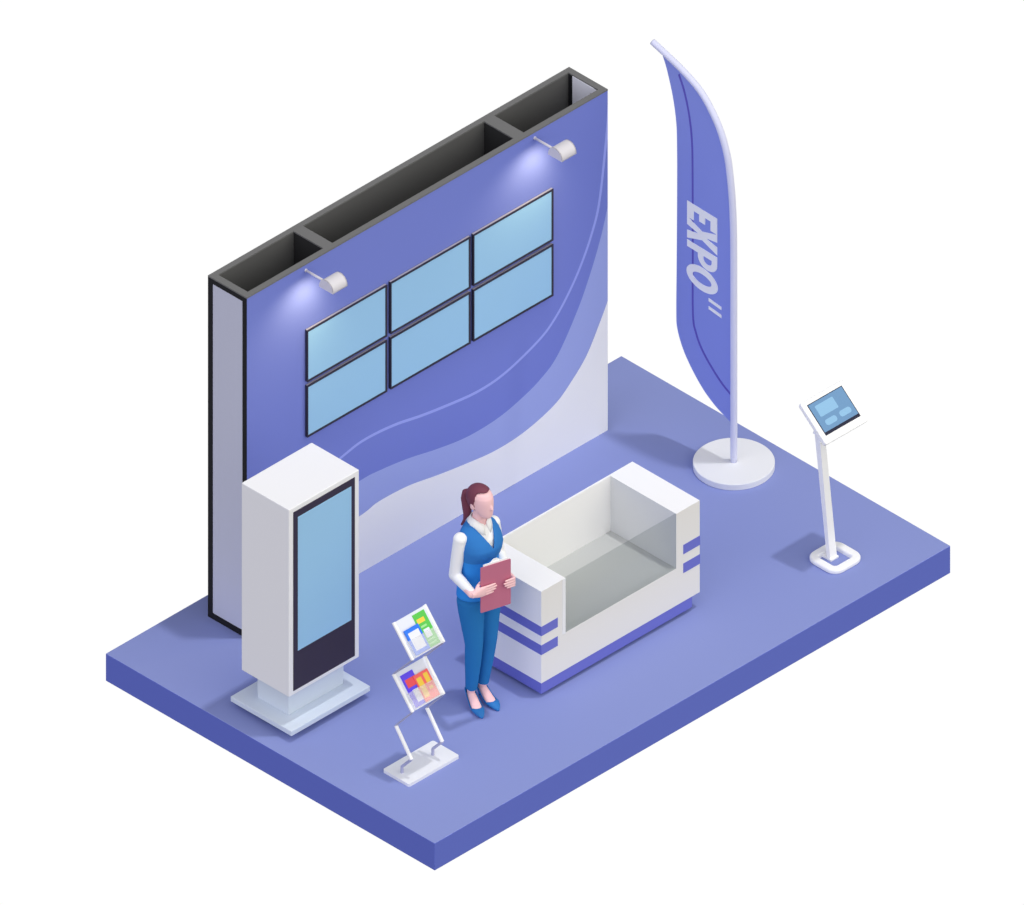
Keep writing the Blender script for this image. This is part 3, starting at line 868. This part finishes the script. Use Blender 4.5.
# vest with a V neck
bm = bmesh.new()
prof = [((0, .02, .868), .161, .114), ((0, .02, .90), .159, .113), ((0, .02, .95), .151, .109), ((0, .02, 1.02), .137, .100), ((0, .02, 1.08), .135, .100), ((0, .018, 1.135), .141, .106),
        ((0, .012, 1.19), .151, .122), ((0, .010, 1.235), .157, .126), ((0, .014, 1.28), .153, .116), ((0, .020, 1.325), .142, .098), ((0, .024, 1.357), .126, .082), ((0, .025, 1.382), .104, .072), ((0, .024, 1.406), .078, .064)]
rings = [er(c, a, b, 56, 2.15) for c, a, b in prof]
dense = []
for i in range(len(rings) - 1):
    for k in range(3):
        dense.append([p.lerp(q, k / 3) for p, q in zip(rings[i], rings[i + 1])])
dense.append(rings[-1])
loft(bm, dense, cap=False)
tip, sh_ = W(0, 0, 1.242), W(.088, 0, 1.415)
for s in (-1, 1):
    d = V3((s * (sh_.x - tip.x), 0, sh_.z - tip.z))
    nrm = d.cross(V3((0, 1, 0))).normalized()
    bmesh.ops.bisect_plane(bm, geom=bm.verts[:] + bm.edges[:] + bm.faces[:], plane_co=tip, plane_no=nrm)
kill = []
for f in bm.faces:
    c = f.calc_center_median() - P0
    if c.y < 0.024 and c.z > 1.242 + abs(c.x) * (sh_.z - tip.z) / (sh_.x - tip.x): kill.append(f)
bmesh.ops.delete(bm, geom=kill, context='FACES')
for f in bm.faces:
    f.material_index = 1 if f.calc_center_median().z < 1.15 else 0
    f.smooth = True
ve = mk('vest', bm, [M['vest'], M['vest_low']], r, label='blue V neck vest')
for p in ve.data.polygons: p.use_smooth = True
solidify(ve, 0.007, -1)

# hair: cap with a clean hairline, ponytail and tie
bm = bmesh.new()
ball(bm, W(0, .010, 1.592), (.0760, .101, .096), 110)
kill = []
for f in bm.faces:
    c = f.calc_center_median() - P0
    hy, hz = -0.006 - c.y, 1.655 - c.z
    if (hy > 0 and hz > 0 and hy * hz > 0.00008) or c.z < 1.498 + 0.25 * c.y: kill.append(f)
bmesh.ops.delete(bm, geom=kill, context='FACES')
ha = mk('hair', bm, M['hair'], r, smooth=True, label='dark brown hair')
solidify(ha, 0.010, -1)
bm = bmesh.new()
tube(bm, [W(0, .090, 1.580), W(0, .112, 1.588), W(0, .132, 1.570), W(0, .138, 1.52), W(0, .128, 1.46), W(0, .122, 1.40), W(0, .134, 1.345), W(-.006, .168, 1.295)],
     [.018, .021, .027, .031, .031, .027, .020, .006], 20, ref=(1, 0, 0), round_ends=True)
mk('ponytail', bm, M['hair'], ha, smooth=True)
bm = bmesh.new()
rg = []
for k in range(20):
    a = 2 * math.pi * k / 20
    c = W(0, .100, 1.586)
    ax = V3((1, 0, 0)); ay = V3((0, -.45, .9)).normalized()
    rad_dir = ax * math.cos(a) + ay * math.sin(a)
    t = ax.cross(ay).normalized()
    rg.append(ring(c + rad_dir * .021, rad_dir * .008, t * .009, 10))
loft(bm, rg, closed=True)
mk('hair_tie', bm, M['hair_tie'], ha, smooth=True, label='grey blue hair tie')

# shoes
for s in (-1, 1):
    a, d = AN[s], FD[s]
    sd = V3((-d.y, d.x, 0)); b0 = V3((a.x, a.y, 0))
    bm = bmesh.new()
    # outer shell: open-topped pump, heel raised, toe pointed
    prof = [(-.046, .046, .026, .052), (-.040, .044, .027, .056), (-.01, .040, .031, .044), (.02, .030, .034, .036), (.05, .017, .036, .030), (.085, .005, .038, .027), (.105, .002, .038, .030), (.135, .002, .034, .034), (.165, .002, .022, .024), (.185, .002, .007, .012)]
    rows = []
    for k, z, w_, h_ in prof:
        c = b0 + d * k + up * z
        row = []
        for i in range(13):
            t = math.pi * i / 12
            x = -math.cos(t) * w_
            y = (1 - math.sin(t) ** 0.6) * h_
            row.append(c + sd * x + up * y)
        rows.append([bm.verts.new(p) for p in row])
    for i in range(len(rows) - 1):
        for j in range(12):
            bm.faces.new((rows[i][j], rows[i + 1][j], rows[i + 1][j + 1], rows[i][j + 1]))
        if prof[i][0] >= .105 - 1e-6:
            ce = None
            bm.faces.new((rows[i][0], rows[i][12], rows[i + 1][12], rows[i + 1][0]))
    bm.faces.new(rows[-1]); bm.faces.new(rows[0])
    # heel
    hc = b0 + d * -.028
    loft(bm, [ring(hc + up * z, sd * q, d * q, 14) for z, q in ((0.0, .009), (.015, .009), (.05, .024))])
    sh = mk('shoe', bm, M['shoe'], r, smooth=True, label='blue court shoe')
    solidify(sh, 0.003, 0.5)

# ------------------------------------------------------------------ clipboard
rc = root('clipboard', bc + V3((0, 0, -BHT / 2)), 'mauve clipboard with white paper held in the hands of the woman', 'clipboard')
def bf(u, v, h=0.0): return bc + be * (u - .5) * BWD + up * (v - .5) * BHT + bn * h
bm = bmesh.new()
slab(bm, [[(x / BWD, y / BHT) for x, y in rrect(0, 0, BWD, BHT, 0.006, 4)]], lambda u, v: bf(u, v, 0.003), bn, 0.006)
mk('board', bm, M['clip_board'], rc)
bm = bmesh.new()
slab(bm, [[(.10, .06), (.95, .06), (.95, 1.035), (.10, 1.035)]], lambda u, v: bf(u, v, -0.0035), bn, 0.005)
mk('paper', bm, M['paper'], rc, label='white paper')
bm = bmesh.new()
slab(bm, [[(.22, .955), (.80, .955), (.80, 1.0), (.68, 1.03), (.58, 1.085), (.46, 1.085), (.36, 1.03), (.22, 1.0)]], lambda u, v: bf(u, v, -0.009), bn, 0.006)
mk('clip', bm, M['shirt'], rc, label='white clip')

# ------------------------------------------------------------------ colour management
vs = sc.view_settings
sc.display_settings.display_device = 'sRGB'
vs.view_transform = 'Standard'; vs.look = 'None'
vs.exposure = 0.0; vs.gamma = 1.0
try: vs.use_curve_mapping = False
except Exception: pass
sc.cycles.max_bounces = 8
sc.cycles.transparent_max_bounces = 12
